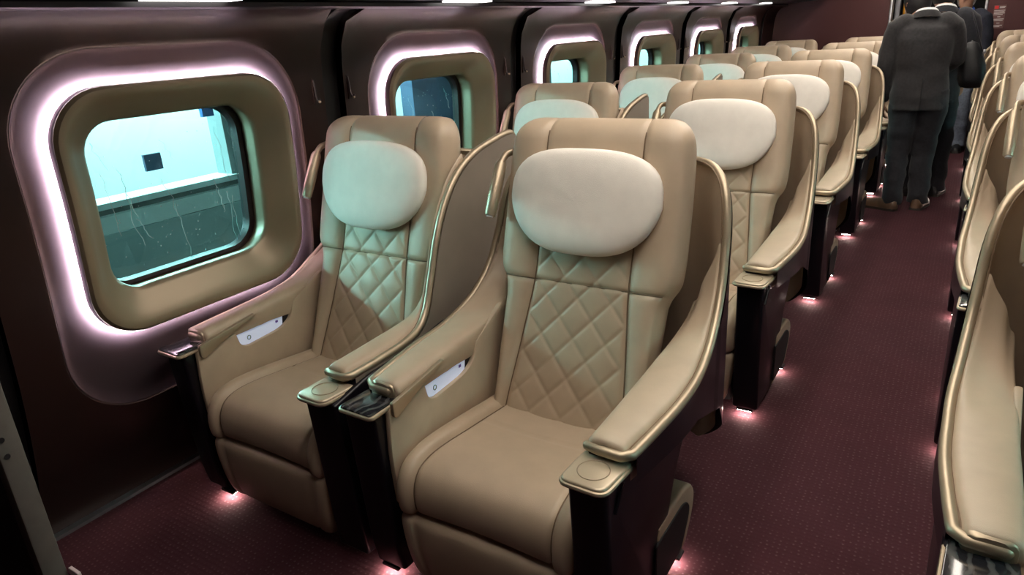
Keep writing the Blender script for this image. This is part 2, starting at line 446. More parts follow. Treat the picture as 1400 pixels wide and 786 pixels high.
def build_window(i, s, first):
    c = WIN_C[i]
    n = i + 1 + (0 if s < 0 else ROWS)
    root = empty('window_%d' % n, (side(-2.1, s), c, 1.0))
    def L(l): return [Vector((p.x - root.location.x, p.y - c, p.z - 1.0)) for p in l]
    sd = 1
    # dished recess
    secs = [(0.470, 0.543, 0.925, 0.248, -0.003), (0.467, 0.538, 0.928, 0.246, -0.006), (0.455, 0.515, 0.94, 0.238, -0.008),
            (0.438, 0.460, 0.965, 0.215, -0.008), (0.420, 0.398, 1.01, 0.178, -0.007), (0.395, 0.370, 1.01, 0.162, -0.006), (0.345, 0.318, 1.01, 0.14, -0.005)]
    MB().loft([L(rr_loop(c, cz, hw, hh, r, d, s)) for hw, hh, cz, r, d in secs], True, False, False).build('recess', 'recess_maroon', root, 60)
    # dark side band of the bezel lip
    secs = [(0.386, 0.359, 1.01, 0.156, 0.0115), (0.3895, 0.3625, 1.01, 0.158, 0.0125), (0.3906, 0.3636, 1.01, 0.158, 0.030), (0.3894, 0.3624, 1.01, 0.157, 0.0385)]
    MB().loft([L(rr_loop(c, cz, hw, hh, r, d, s)) for hw, hh, cz, r, d in secs], True, False, False).build('bezel_side', 'bezel_side', root, 60)
    # light ring on the underside of the bezel lip
    secs = [(0.3855, 0.3585, 1.01, 0.155, 0.0120), (0.372, 0.345, 1.01, 0.148, 0.0160)]
    led = MB().loft([L(rr_loop(c, cz, hw, hh, r, d, s)) for hw, hh, cz, r, d in secs], True, False, False).build('light_ring', 'led_white', root)
    # bezel, funnel shaped
    secs = [(0.358, 0.332, 1.01, 0.14, -0.028), (0.360, 0.334, 1.01, 0.14, 0.015), (0.380, 0.353, 1.01, 0.155, 0.0175), (0.386, 0.359, 1.01, 0.155, 0.019), (0.389, 0.362, 1.01, 0.158, 0.026),
            (0.388, 0.361, 1.01, 0.157, 0.038), (0.380, 0.353, 1.01, 0.152, 0.047), (0.370, 0.343, 1.01, 0.146, 0.048),
            (0.358, 0.330, 1.011, 0.140, 0.042), (0.335, 0.304, 1.015, 0.128, 0.018), (0.308, 0.276, 1.019, 0.112, -0.008), (0.294, 0.263, 1.021, 0.102, -0.018),
            (0.284, 0.254, 1.022, 0.095, -0.028), (0.281, 0.251, 1.022, 0.093, -0.040), (0.300, 0.266, 1.022, 0.10, -0.118)]
    bz = MB().loft([L(rr_loop(c, cz, hw, hh, r, d, s)) for hw, hh, cz, r, d in secs], True, False, False).build('bezel', 'bezel', root)
    # dark gasket
    secs = [(0.306, 0.272, 1.022, 0.10, -0.112), (0.290, 0.258, 1.022, 0.09, -0.106), (0.276, 0.246, 1.022, 0.086, -0.110), (0.272, 0.243, 1.022, 0.084, -0.142), (0.32, 0.285, 1.022, 0.10, -0.145)]
    MB().loft([L(rr_loop(c, cz, hw, hh, r, d, s)) for hw, hh, cz, r, d in secs], True, False, False).build('gasket', 'gasket', root)
    l = L(rr_loop(c, 1.022, 0.278, 0.248, 0.088, -0.128, s))
    pane = MB().add(l, [tuple(range(NA))]).build('pane', 'window_glass', root, 0)
    if s < 0 and i < 3:                                   # rain on the outside of the glass
        rd = MB(); R = random.Random(40 + i)
        for k in range(14 if i == 0 else 8):
            y0, z0 = R.uniform(-.22, .26), R.uniform(-.05, .22)
            p = []
            ln = R.uniform(.06, .22)
            for q in range(9):
                zz = z0 - ln * q / 8
                y0 += R.uniform(-.004, .012)
                if abs(y0) > .28 or abs(zz) > .24: break
                p.append((wall_x(1.0 + zz) - .131 - root.location.x, y0, zz))
            if len(p) > 2: rd.tube(p, 0.0009, 5)
        for k in range(130 if i == 0 else 90):
            y0, z0 = R.uniform(-.27, .27), R.uniform(-.22, .22); r_ = R.uniform(.0008, .0022)
            rd.ellipsoid((wall_x(1.0 + z0) - .131 - root.location.x, y0, z0), (r_ * .6, r_, r_ * 1.3), 6, 4)
        o = rd.build('raindrops', 'raindrop', pane); o['kind'] = 'stuff'
    ordw = ['first', 'second', 'third', 'fourth', 'fifth', 'sixth'][i]
    tag(root, '%s rounded window from the front on the %s wall, bronze bezel with glowing light ring' % (ordw, 'left' if s < 0 else 'right'), 'window', kind='structure')
    return root

wall_left = build_wall(-1, 'wall_left')
wall_right = build_wall(1, 'wall_right')
for i in range(ROWS): build_window(i, -1, i == 0)
for i in range(ROWS): build_window(i, 1, False)

# metal strip along the foot of the left wall
t_ = MB().box(-2.292, -2.262, Y_FRONT, Y_END, 0.0, 0.012).build('trim_1', 'metal_trim', None, 0)
tag(t_, 'thin metal strip where the carpet meets the left wall', 'trim', kind='structure')
# ceiling
ceil = MB().box(-2.1, 1.1, Y_FRONT, Y_END, 2.20, 2.26).build('ceiling', 'ceiling', None, 0)
tag(ceil, 'pale carriage ceiling above the aisle', 'ceiling', kind='structure')
# front wall behind the camera
fwall = MB().box(-2.45, 1.42, Y_FRONT - .06, Y_FRONT, -0.06, 2.26).build('wall_front', 'end_wall', None, 0)
tag(fwall, 'dark maroon bulkhead wall behind the viewer', 'wall', kind='structure')

# end wall with the doorway
DX0, DX1, DZ = -0.80, 0.065, 1.95
ew = MB()
ew.box(-2.45, DX0, Y_END - .15, Y_END, 0, 2.26); ew.box(DX1, 1.42, Y_END - .15, Y_END, 0, 2.26); ew.box(DX0, DX1, Y_END - .15, Y_END, DZ, 2.26)
ew = ew.build('wall_end', 'end_wall', None, 0)
tag(ew, 'dark red end wall of the carriage around the doorway', 'wall', kind='structure')
df = empty('door_1', ((DX0 + DX1) / 2, Y_END - .155, 0))
ox, oy = df.location.x, df.location.y
for x in (DX0, DX1):
    rbox('door_jamb', x - ox - .012, x - ox + .012, -.012, .165, 0, DZ, 'metal_trim', df, .003)
rbox('door_head', DX0 - ox, DX1 - ox, -.012, .165, DZ - .012, DZ + .012, 'metal_trim', df, .003)
rbox('door_sill', DX0 - ox, DX1 - ox, -.012, .18, -.004, .008, 'metal_trim', df, .002)
tag(df, 'open doorway with bright metal edges in the end wall', 'door', kind='structure')
# vestibule beyond the door
vb = MB()
vb.box(-1.6, 0.9, Y_END + 1.5, Y_END + 1.56, 0, 2.2); vb.box(-1.66, -1.6, Y_END, Y_END + 1.56, 0, 2.2); vb.box(0.9, 0.96, Y_END, Y_END + 1.56, 0, 2.2)
vb.box(-1.6, 0.9, Y_END, Y_END + 1.56, 2.2, 2.26)
vb = vb.build('wall_vestibule', 'partition_dark', None, 0)
tag(vb, 'dark walls of the vestibule beyond the doorway', 'wall', kind='structure')
vf = MB().box(-1.6, 0.9, Y_END + 0.02, Y_END + 1.56, -0.06, 0.0).build('floor_vestibule', 'floor_vestibule', None, 0)
tag(vf, 'grey vestibule floor beyond the doorway', 'floor', kind='structure')
gp = empty('grab_pole', (-0.70, Y_END + .35, 0.0))
MB().tube([(0, 0, .85), (0, 0, 1.7)], .022, 12, True, True).build('pole', 'orange', gp)
for z in (.9, 1.65): MB().tube([(0, 0, z), (-.06, .02, z)], .012, 8).build('bracket', 'steel_grey', gp)
rbox('mounting_board', -.10, -.05, -.05, .09, 0, 2.0, 'steel_grey', gp, .005)
tag(gp, 'orange upright grab pole in the vestibule left of the people', 'grab pole')

# notice on the end wall
sg = empty('notice_sign', (0.185, Y_END - .15, 1.20))
rbox('board', -.052, .052, -.004, 0.0, 0.0, .225, 'sign_paper', sg, .0015, 1)
rbox('red_mark', -.046, -.012, -.006, -.004, .188, .218, 'sign_red', sg, 0)
zc = .176; R = random.Random(3)
for k, (x0, x1, z) in enumerate([(-.004, .046, .207), (-.004, .040, .197), (-.046, .046, .172), (-.046, .042, .159), (-.046, .046, .146), (-.046, .030, .133),
                                 (-.012, .014, .112), (-.046, .046, .090), (-.046, .038, .077), (-.010, .016, .052), (-.046, .040, .030), (-.046, .020, .018)]):
    rbox('text_line', x0, x1, -.0055, -.004, z - .0035, z + .0035, 'sign_white' if k < 2 else 'sign_white', sg, 0)
tag(sg, 'small notice with a red mark and pale text lines on the end wall', 'sign')

# luggage racks
def rack(s, label):
    r = empty('luggage_rack', (side(-1.65, s), Y_FRONT, 1.575)); ox = r.location.x
    prof = [(-1.87, 1.580), (-1.50, 1.600), (-1.40, 1.625), (-1.37, 1.67), (-1.38, 1.70), (-1.42, 1.66), (-1.52, 1.632), (-1.96, 1.615)]
    MB().loft([[(side(x, s) - ox, y - Y_FRONT, z - 1.575) for x, z in prof] for y in (Y_FRONT + .01, Y_END - .16)]).build('shelf', 'rack', r)
    MB().tube([(side(-1.365, s) - ox, y - Y_FRONT, 1.69 - 1.575) for y in (Y_FRONT + .02, Y_END - .17)], .014, 10).build('rail', 'gold', r)
    for c in WIN_C:
        ln = MB()
        xa, xb = side(-1.858, s) - ox, side(-1.80, s) - ox
        ln.box(min(xa, xb), max(xa, xb), c - .14 - Y_FRONT, c + .14 - Y_FRONT, .0005, .008)
        ln.build('lamp_lens', 'rack_lamp', r, 0)
    tag(r, label, 'luggage rack')
rack(-1, 'black luggage rack with bright lamp lenses above the left windows')
rack(1, 'black luggage rack with lamp lenses above the right windows')

# ceiling light strips over the aisle
for k, (x0, x1, nm) in enumerate(((-0.86, -0.66, 'left'), (-0.24, -0.04, 'right'))):
    cl = empty('ceiling_light', ((x0 + x1) / 2, 5.0, 2.2))
    h = (x1 - x0) / 2
    MB().box(-h, h, -4.6, 3.9, -.012, -.004).build('diffuser', 'ceiling_lamp', cl, 0)
    for sx in (-1, 1): MB().box(sx * h - .008, sx * h + .008, -4.62, 3.92, -.02, 0).build('frame', 'metal_trim', cl, 0)
    tag(cl, 'long warm ceiling light strip over the %s edge of the aisle' % nm, 'ceiling light')

# ------------------------------------------------------------------ outside the left windows: the station
st = MB().box(-4.3, -4.0, -6, 40, -1.2, 0.50).build('platform_edge', 'plat_side', None, 0)
tag(st, 'dark platform side wall seen low through the left windows', 'platform', kind='structure')
pf = empty('platform_barrier', (-4.02, 0, 0.5))
MB().box(-.22, .0, -6, 40, 0, .10).build('ledge', 'plat_white', pf, 0)
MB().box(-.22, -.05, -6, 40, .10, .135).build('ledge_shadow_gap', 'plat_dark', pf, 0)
MB().box(-.22, -.02, -6, 40, .135, .17).build('rail', 'plat_white', pf, 0)
for y in (2.86, 4.4, 7.2): MB().box(-.20, -.05, y, y + .07, .17, 1.9).build('post', 'plat_grey', pf, 0)
MB().box(-.16, -.14, 2.34, 2.45, .28, .38).build('sign_plate', 'plat_slate', pf, 0)
MB().box(-.06, -.03, 2.72, 2.80, .56, .70).build('blue_sign', 'plat_blue', pf, 0)
tag(pf, 'pale platform barrier with ledge and posts outside the left windows', 'barrier')
pw = MB()
pw.box(-5.2, -5.1, -6, 40, -.5, 4.0)
pw = pw.build('platform_wall', 'plat_white', None, 0)
tag(pw, 'white station wall outside the left windows', 'wall', kind='structure')
for y0, y1 in ((5.24, 6.9),):
    o = MB().box(-4.6, -4.45, y0, y1, 0.5, 3.2).build('platform_kiosk', 'plat_slate', None, 0)
    tag(o, 'dark blue cabinet on the platform seen through the second window', 'cabinet')
for lamp_i, (y0, y1, z) in enumerate(((-3.5, 1.0, 1.95), (1.6, 6.1, 1.95), (6.7, 11.2, 1.95), (11.8, 16.3, 1.95))):
    f_ = empty('platform_lamp', (-4.75, (y0 + y1) / 2, z)); h = (y1 - y0) / 2
    MB().tube([(0, -h, 0), (0, h, 0)], .045, 12).build('tube', 'platform_lamp', f_)
    MB().box(-.10, .10, -h, h, .06, .12).build('housing', 'plat_grey', f_, 0)
    tag(f_, 'long fluorescent platform lamp outside the left windows, number %s along the platform' % ('one', 'two', 'three', 'four')[lamp_i], 'lamp', 'platform lamps')
# ground outside
g = MB().box(-12, -2.5, -8, 42, -1.3, -1.2).build('ground', 'plat_dark', None, 0)
tag(g, 'dark track bed outside the left windows', 'ground', kind='structure')
# right side: lit wall of the opposite platform
pr = MB().box(3.6, 3.7, -6, 20, -1.2, 4.0).build('platform_wall_right', 'plat_white', None, 0)
tag(pr, 'white station wall outside the right windows', 'wall', kind='structure')
fr = empty('platform_lamp', (3.3, 4.0, 2.0))
MB().tube([(0, -6, 0), (0, 6, 0)], .045, 12).build('tube', 'platform_lamp_dim', fr)
MB().box(-.10, .10, -6, 6, .06, .12).build('housing', 'plat_grey', fr, 0)
tag(fr, 'long fluorescent platform lamp outside the right windows', 'lamp')

# ------------------------------------------------------------------ passenger seat
Y0 = 1.5                                     # measured row-one y that becomes the seat's local y = 0
def T(p): return Vector((p[0], p[1] - Y0, p[2]))

# backrest spine: front centre line (y, z), leaning back
SP = catmull([(1.505, .355, 0), (1.57, .50, 0), (1.632, .66, 0), (1.682, .80, 0), (1.727, .95, 0), (1.760, 1.08, 0), (1.795, 1.212, 0)], 24)
SPL = [0.0]
for i in range(1, len(SP)): SPL.append(SPL[-1] + (SP[i] - SP[i - 1]).length)
S_TOT = SPL[-1]
def spine(s):
    s = max(0, min(S_TOT, s))
    for i in range(1, len(SP)):
        if s <= SPL[i] or i == len(SP) - 1:
            t = (s - SPL[i - 1]) / (SPL[i] - SPL[i - 1]); p = SP[i - 1].lerp(SP[i], t)
            d = (SP[min(i + 1, len(SP) - 1)] - SP[max(i - 2, 0)]).normalized()
            return p, Vector((0, -d.y, d.x)), d       # point (y,z), normal to the front as (.,y,z)
def s_at_z(z):
    for i in range(len(SP)):
        if SP[i].y >= z: return SPL[i]
    return S_TOT
S_SEAM, S_Q0, S_Q1 = s_at_z(.742), 0.0, s_at_z(.875)
R_TOP = 0.075
def back_w(s):                                # half width
    return interps(s, [0, s_at_z(.55), s_at_z(.70), s_at_z(.735), s_at_z(.78), s_at_z(.95), s_at_z(1.10), S_TOT],
                   [.232, .244, .248, .256, .281, .283, .278, .268])
def seam_c(s):                                # half width of the centre panels
    return interps(s, [0, s_at_z(.60), S_SEAM, s_at_z(.9), S_TOT], [.188, .166, .150, .150, .150])
def top_round(s):
    """rounding of the top edge: returns (inset 0..1 as sin, cos part)"""
    d = S_TOT - s
    if d >= R_TOP: return 0.0
    return 1 - math.sqrt(max(0, 1 - (1 - d / R_TOP) ** 2))
def groove(d, wd=.006, dp=.006): return -dp * math.exp(-(d / wd) ** 2)

def back_pt(X, off, s):
    p, n, d = spine(s)
    return T((X, p.x + n.y * off, p.y + n.z * off))

def quilt(X, s):
    a = X / .104; q = (s - .03) / .118
    l1 = abs(math.sin(PI * (a + q))); l2 = abs(math.sin(PI * (a - q)))
    h = min(1, l1 * 4.2) ** .8 * min(1, l2 * 4.2) ** .8
    return .0042 * (h - 1) + .0030 * l1 * l2

def linspace(a, b_, n): return [a + (b_ - a) * i / (n - 1) for i in range(n)]

def front_off(X, s):
    """gentle dish of the back, rounded away at the very top"""
    tr = top_round(s)
    return .004 * math.cos(X / .15) - R_TOP * tr

def build_backrest(root):
    # quilted centre panel (below and just above the cross seam)
    def fq(X, s):
        c = seam_c(s); x = X * c
        e = min(abs(c - abs(x)), 1.0)
        fade = smooth01(e / .015)
        o = front_off(x, s) + quilt(x, s) * fade + groove(e) + groove(abs(s - S_SEAM), .005, .006)
        return back_pt(x, o, s)
    MB().grid(fq, linspace(-1, 1, 71), linspace(.0, S_Q1, 105)).build('quilted_panel', 'leather_quilt', root, 60)
    # plain centre panel behind the pillow and over the top
    ss = linspace(S_Q1, S_TOT - R_TOP, 14) + [S_TOT - R_TOP * (1 - math.sin(a)) for a in linspace(.12, PI / 2, 9)]
    def fu(X, s):
        c = seam_c(s) * (1 - .04 * top_round(s)); x = X * c
        e = abs(c - abs(x))
        return back_pt(x, front_off(x, s) + groove(e, .007, .006) + groove(abs(s - S_Q1), .005, .005), s)
    MB().grid(fu, linspace(-1, 1, 41), ss).build('upper_panel', 'leather', root, 60)
    # side bolsters wrap to the back
    ss = linspace(0, S_TOT - R_TOP, 46) + [S_TOT - R_TOP * (1 - math.sin(a)) for a in linspace(.12, PI / 2, 9)]
    ss = sorted(set([round(q, 5) for q in ss + [S_SEAM - .008, S_SEAM - .004, S_SEAM, S_SEAM + .004, S_SEAM + .008]]))
    for sg in (-1, 1):
        rows = []
        for s in ss:
            c = seam_c(s) * (1 - .04 * top_round(s)); tr = top_round(s)
            wd = back_w(s) - .068 * tr; base = -R_TOP * tr
            th = .115 - .0 * tr; bk = -th - .02 * tr
            bul = .017 * (1 - tr)
            mid = min(base + bk, -.02) / 2
            cp = [(c, base), (lerp(c, wd, .25), base + bul * .75), (lerp(c, wd, .6), base + bul), (lerp(c, wd, .85), base + bul * .45),
                  (wd - .006, base - .012), (wd, lerp(base, bk, .4)), (wd - .012, lerp(base, bk, .85)), (wd - .05, bk), (0, bk - .002)]
            line = catmull([(a, b_, 0) for a, b_ in cp], 4)
            g = groove(abs(s - S_SEAM), .006, .007)
            row = []
            for k, q in enumerate(line):
                e = abs(k) / 4.0
                row.append(back_pt(sg * q.x, q.y + (groove(q.x - c, .008, .006) if k < 6 else 0) + (g if k < 22 else 0), s))
            rows.append(row)
        MB().loft(rows, False).build('side_bolster', 'leather', root, 60)
    return

def back_seams(root):
    q = [s for s in linspace(.01, S_TOT - R_TOP * .6, 46)]
    for sg in (-1, 1):
        MB().tube([back_pt(sg * seam_c(s), front_off(seam_c(s), s) - .0045, s) for s in q], .0017, 5).build('seam', 'seam', root)
    pts = []
    for f in linspace(-1, 1, 41):
        w_ = back_w(S_SEAM); x = f * (w_ - .012); c = seam_c(S_SEAM)
        t = max(0, (abs(x) - c) / (w_ - c))
        bul = .017 * math.sin(min(1, t * 1.05) * PI) ** .6 * (1 if t > 0 else 0)
        pts.append(back_pt(x, (front_off(x, S_SEAM) if t == 0 else 0) + bul - .0055, S_SEAM))
    MB().tube(pts, .0017, 5).build('seam', 'seam', root)

def profile_fn(pts, per=10):
    P = catmull([(a, b_, 0) for a, b_ in pts], per)
    L = [0.0]
    for i in range(1, len(P)): L.append(L[-1] + (P[i] - P[i - 1]).length)
    tot = L[-1]
    def f(s):
        s = max(0, min(tot, s))
        for i in range(1, len(P)):
            if s <= L[i] or i == len(P) - 1:
                t = (s - L[i - 1]) / max(1e-9, L[i] - L[i - 1]); p = P[i - 1].lerp(P[i], t)
                d = (P[min(i + 1, len(P) - 1)] - P[max(i - 2, 0)]).normalized()
                return p, Vector((d.y, -d.x, 0))
    return f, tot

def build_cushion(root):
    f, tot = profile_fn([(1.60, .375), (1.50, .385), (1.38, .400), (1.26, .412), (1.18, .412), (1.125, .396), (1.097, .362), (1.088, .318), (1.094, .276), (1.12, .266)])
    ss = linspace(0, tot, 60)
    C = .192
    def cw(s): return C + .012 * smooth01((s - .25) / .25)
    def pt(x, o, s):
        p, n = f(s); return T((x, p.x + n.x * o, p.y + n.y * o))
    # check normal direction: it must point up at the middle
    sgn = 1 if f(tot * .3)[1].y > 0 else -1
    def fc(X, s):
        c = cw(s); x = X * c; e = abs(c - abs(x))
        o = -.006 * math.cos(x / c * PI / 2) + groove(e, .006, .009) + groove(abs(s - .205), .006, .003)
        return pt(x, sgn * o, s)
    MB().grid(fc, linspace(-1, 1, 49), ss).build('seat_cushion', 'leather', root, 60)
    for sg in (-1, 1):
        rows = []
        for s in ss:
            c = cw(s)
            cp = [(c, 0), (lerp(c, .264, .3), .012), (lerp(c, .264, .65), .012), (.258, -.004), (.264, -.03), (.262, -.09)]
            line = catmull([(a, b_, 0) for a, b_ in cp], 4)
            rows.append([pt(sg * q.x, sgn * (q.y + groove(q.x - c, .006, .009)), s) for q in line])
        MB().loft(rows, False).build('cushion_bolster', 'leather', root, 60)
    for sg in (-1, 1):
        MB().tube([pt(sg * cw(s), sgn * -.0065, s) for s in linspace(.02, tot - .03, 44)], .0017, 5).build('seam', 'seam', root)
    # leg rest
    f2, tot2 = profile_fn([(1.13, .262), (1.098, .258), (1.084, .238), (1.083, .17), (1.090, .10), (1.102, .055), (1.125, .035), (1.16, .032)])
    sg2 = 1 if f2(tot2 * .5)[1].x < 0 else -1
    rows = []
    for s in linspace(0, tot2, 34):
        p, n = f2(s)
        wd = interps(p.y, [.03, .10, .20, .262], [.232, .246, .258, .262])
        c = wd - .055
        cp = [(0, 0), (c * .5, 0), (c, 0), (wd - .03, .002), (wd - .01, -.003), (wd - .001, -.018), (wd, -.06)]
        line = catmull([(a, b_, 0) for a, b_ in cp], 5)
        half = [(q.x, q.y + groove(q.x - c, .005, .006)) for q in line]
        full = [(-a, b_) for a, b_ in half[:0:-1]] + half
        rows.append([T((a, p.x + n.x * b_ * sg2, p.y + n.y * b_ * sg2)) for a, b_ in full])
    MB().loft(rows, False).build('leg_rest', 'leather', root, 60)

def build_pillow(root):
    sc = s_at_z(.972); mb = MB(); A, Bz = .234, .150
    def outline(th):
        n = 3.4
        c, s_ = math.cos(th), math.sin(th)
        r = (abs(c) ** n + abs(s_) ** n) ** (-1 / n)
        return c * r, s_ * r
    loops = []; NN = 64
    for k in range(0, 15):
        a = k / 14 * PI * .97                      # from front centre over the rim to the back
        rr = math.sin(a) ** .55 if a < PI / 2 else (1.0 if a < PI / 2 else 0)
        if a >= PI / 2: rr = max(.02, math.sin(a)) ** .35
        dep = math.cos(a)
        off = .036 + (.034 * (abs(dep) ** .75) * (1 if dep > 0 else -1))
        l = []
        for j in range(NN):
            ox, oz = outline(2 * PI * j / NN)
            taper = 1 - .23 * max(0, -oz * rr) ** 1.25 - .03 * max(0, oz * rr) ** 2
            X = A * ox * max(rr, .03) * taper; Zs = Bz * oz * max(rr, .03) * (1 - .05 * ox * ox)
            wob = .0025 * noise.noise(Vector((X * 14, Zs * 14, 3)))
            l.append(back_pt(X - .006, off + wob - .03 * (X / A) ** 2 * .35, sc + Zs))
        loops.append(l)
    return mb.loft(loops, True, True, True).build('head_pillow', 'pillow_cloth', root, 60)

# rim lines: (X, y, z) from the front of the arm round to the middle of the back
RIM_STD = [(.375, 1.165, .588), (.385, 1.25, .592), (.398, 1.38, .598), (.400, 1.50, .607), (.394, 1.60, .628), (.386, 1.69, .672), (.378, 1.765, .745),
           (.371, 1.815, .84), (.364, 1.845, .925), (.350, 1.872, .99), (.325, 1.905, 1.032), (.285, 1.945, 1.055), (.22, 1.985, 1.062), (.11, 2.01, 1.065), (0, 2.015, 1.065)]
RIM_FIN = [(.358, 1.165, .588), (.362, 1.25, .590), (.360, 1.38, .594), (.350, 1.46, .605), (.338, 1.52, .645), (.330, 1.57, .735), (.325, 1.625, .855), (.322, 1.69, .955),
           (.32, 1.77, 1.030), (.318, 1.87, 1.076), (.312, 1.99, 1.098), (.30, 2.09, 1.106), (.285, 2.16, 1.095), (.265, 2.19, 1.05), (.22, 2.12, 1.03), (.11, 2.03, 1.05), (0, 2.015, 1.055)]

RIM_LEFT = [(min(x, .396), y, z) for x, y, z in RIM_STD]
RIM_WALL = [(min(x, .366 if z < .70 else .330), y, z) for x, y, z in RIM_LEFT]     # tucked in beside the carriage wall

def build_shell(root, right, left, cover):
    R = catmull(right, 5); L = catmull([(-x, y, z) for x, y, z in left], 5)
    line = R + L[::-1][1:]
    n = len(line)
    def nrm(i):
        a, b_ = line[max(0, i - 1)], line[min(n - 1, i + 1)]
        d = Vector((b_.x - a.x, b_.y - a.y)); d.normalize(); return Vector((d.y, -d.x))   # outward
    def bottom(p): return interp(p.y, [1.15, 1.5, 1.75, 1.95], [.52, .50, .40, .16])
    inner = MB(); outer = MB()
    N = [nrm(i) for i in range(n)]
    if N[0].x < 0: N = [-q for q in N]
    ri = []; ro = []
    for i, p in enumerate(line):
        zb = min(bottom(p), p.z - .03)
        k = 10
        back_in = interp(p.y, [1.5, 1.85], [.02, .06])
        ri.append([T((p.x - N[i].x * .006, p.y - N[i].y * .006, lerp(p.z, zb, q / k))) for q in range(k + 1)])
        ro.append([T((p.x + N[i].x * (.014 if abs(p.x) < .36 or p.y > 1.7 else .010), p.y + N[i].y * .014, lerp(p.z - .004, zb, q / k))) for q in range(k + 1)])
    i0 = next(i for i, p in enumerate(line) if p.y > 1.20); i1 = n - i0
    inner.loft(ri, False).build('shell_liner', 'leather', root, 50)
    outer.loft(ro, False).build('shell_cover', cover, root, 50)
    # gold rim, with a return round the front of the right pad
    fr = [(.272, 1.160, .584), (.30, 1.153, .584), (line[0].x - .02, 1.150, .585)]
    fl_ = [(line[-1].x + .02, 1.150, .586), (-.30, 1.148, .585)]
    rim = MB().tube([T(p) for p in fr] + [T(p) for p in line] + [T(p) for p in fl_], .0120, 9, True, True).build('shell_rim', 'gold', root, 60)
    MB().tube([T((p.x - N[i].x * .0125, p.y - N[i].y * .0125, p.z + .003)) for i, p in enumerate(line)], .0028, 6).build('rim_seam', 'seam', root)
    return line

def pad_loop(xi, xo, zb, zt, y, shrink=0.0, n=7, dz=0.0):
    """rounded section across the arm at one y"""
    xi, xo = xi + shrink, xo - shrink
    h = (zt - zb); r = min(.018, h * .48, (xo - xi) * .45)
    out = []
    for cx, cz, a0 in ((xo - r, zt - r, 0), (xi + r, zt - r, 90), (xi + r, zb + r * .5, 180), (xo - r, zb + r * .5, 270)):
        rr_ = r if a0 < 180 else r * .5
        for k in range(5):
            a = math.radians(a0 + 90 * k / 4)
            zc = cz
            out.append(T((cx + r * math.cos(a), y, zc + rr_ * math.sin(a) + dz)))
    return out

def arm_pad(root, rim, sg, zy, zz, y0, y1):
    """padded top of an arm: hugs the rim outside, falls to its inner edge, and flows up into the shell at the rear"""
    ry = [p[1] for p in rim[:10]]; rx = [p[0] for p in rim[:10]]; rz = [p[2] for p in rim[:10]]
    loops = []
    ys = [y0 + .001, y0 + .004, y0 + .010] + linspace(y0 + .02, y1, 34)
    for i, y in enumerate(ys):
        sh = (.012, .005, .002)[i] if i < 3 else 0.0
        xo = interps(y, ry, rx) - .010; zo = interps(y, ry, rz) + .010
        xi = interp(y, [1.15, 1.55, 1.85], [.268, .270, .285]); zi = interps(y, zy, zz)
        th = interp(y, [1.15, 1.4, 1.7], [.030, .045, .085] if sg > 0 else [.048, .062, .10])
        cp = [(xo - .004, zo - th), (xo, zo - .014), (xo - .008, zo + .004), (lerp(xo, xi, .3), lerp(zo, zi, .34) + .009), (lerp(xo, xi, .65), lerp(zo, zi, .72) + .010),
              (xi + .014, zi + .004), (xi + .001, zi - .010), (xi, zi - th * .6), (xi + .004, zi - th)]
        l = catmull([(a, 0, b_) for a, b_ in cp], 4)
        fold = smooth01((y - 1.48) / .12) if sg < 0 else 0
        pts = []
        for k, p in enumerate(l):
            f = k / (len(l) - 1)
            z = p.z - (.006 * math.sin(f * 9 + y * 14) * fold if .2 < f < .8 else 0)
            if sg < 0: z += groove(abs(y - 1.36), .006, .003) if f > .1 else 0
            cx = (xo + xi) / 2
            pts.append(T((sg * (cx + (p.x - cx) * (1 - sh * 8)), y, z - sh * (1.0 if f > .15 and f < .8 else 0))))
        loops.append(pts)
    MB().loft(loops).build('arm_pad', 'leather', root, 50)

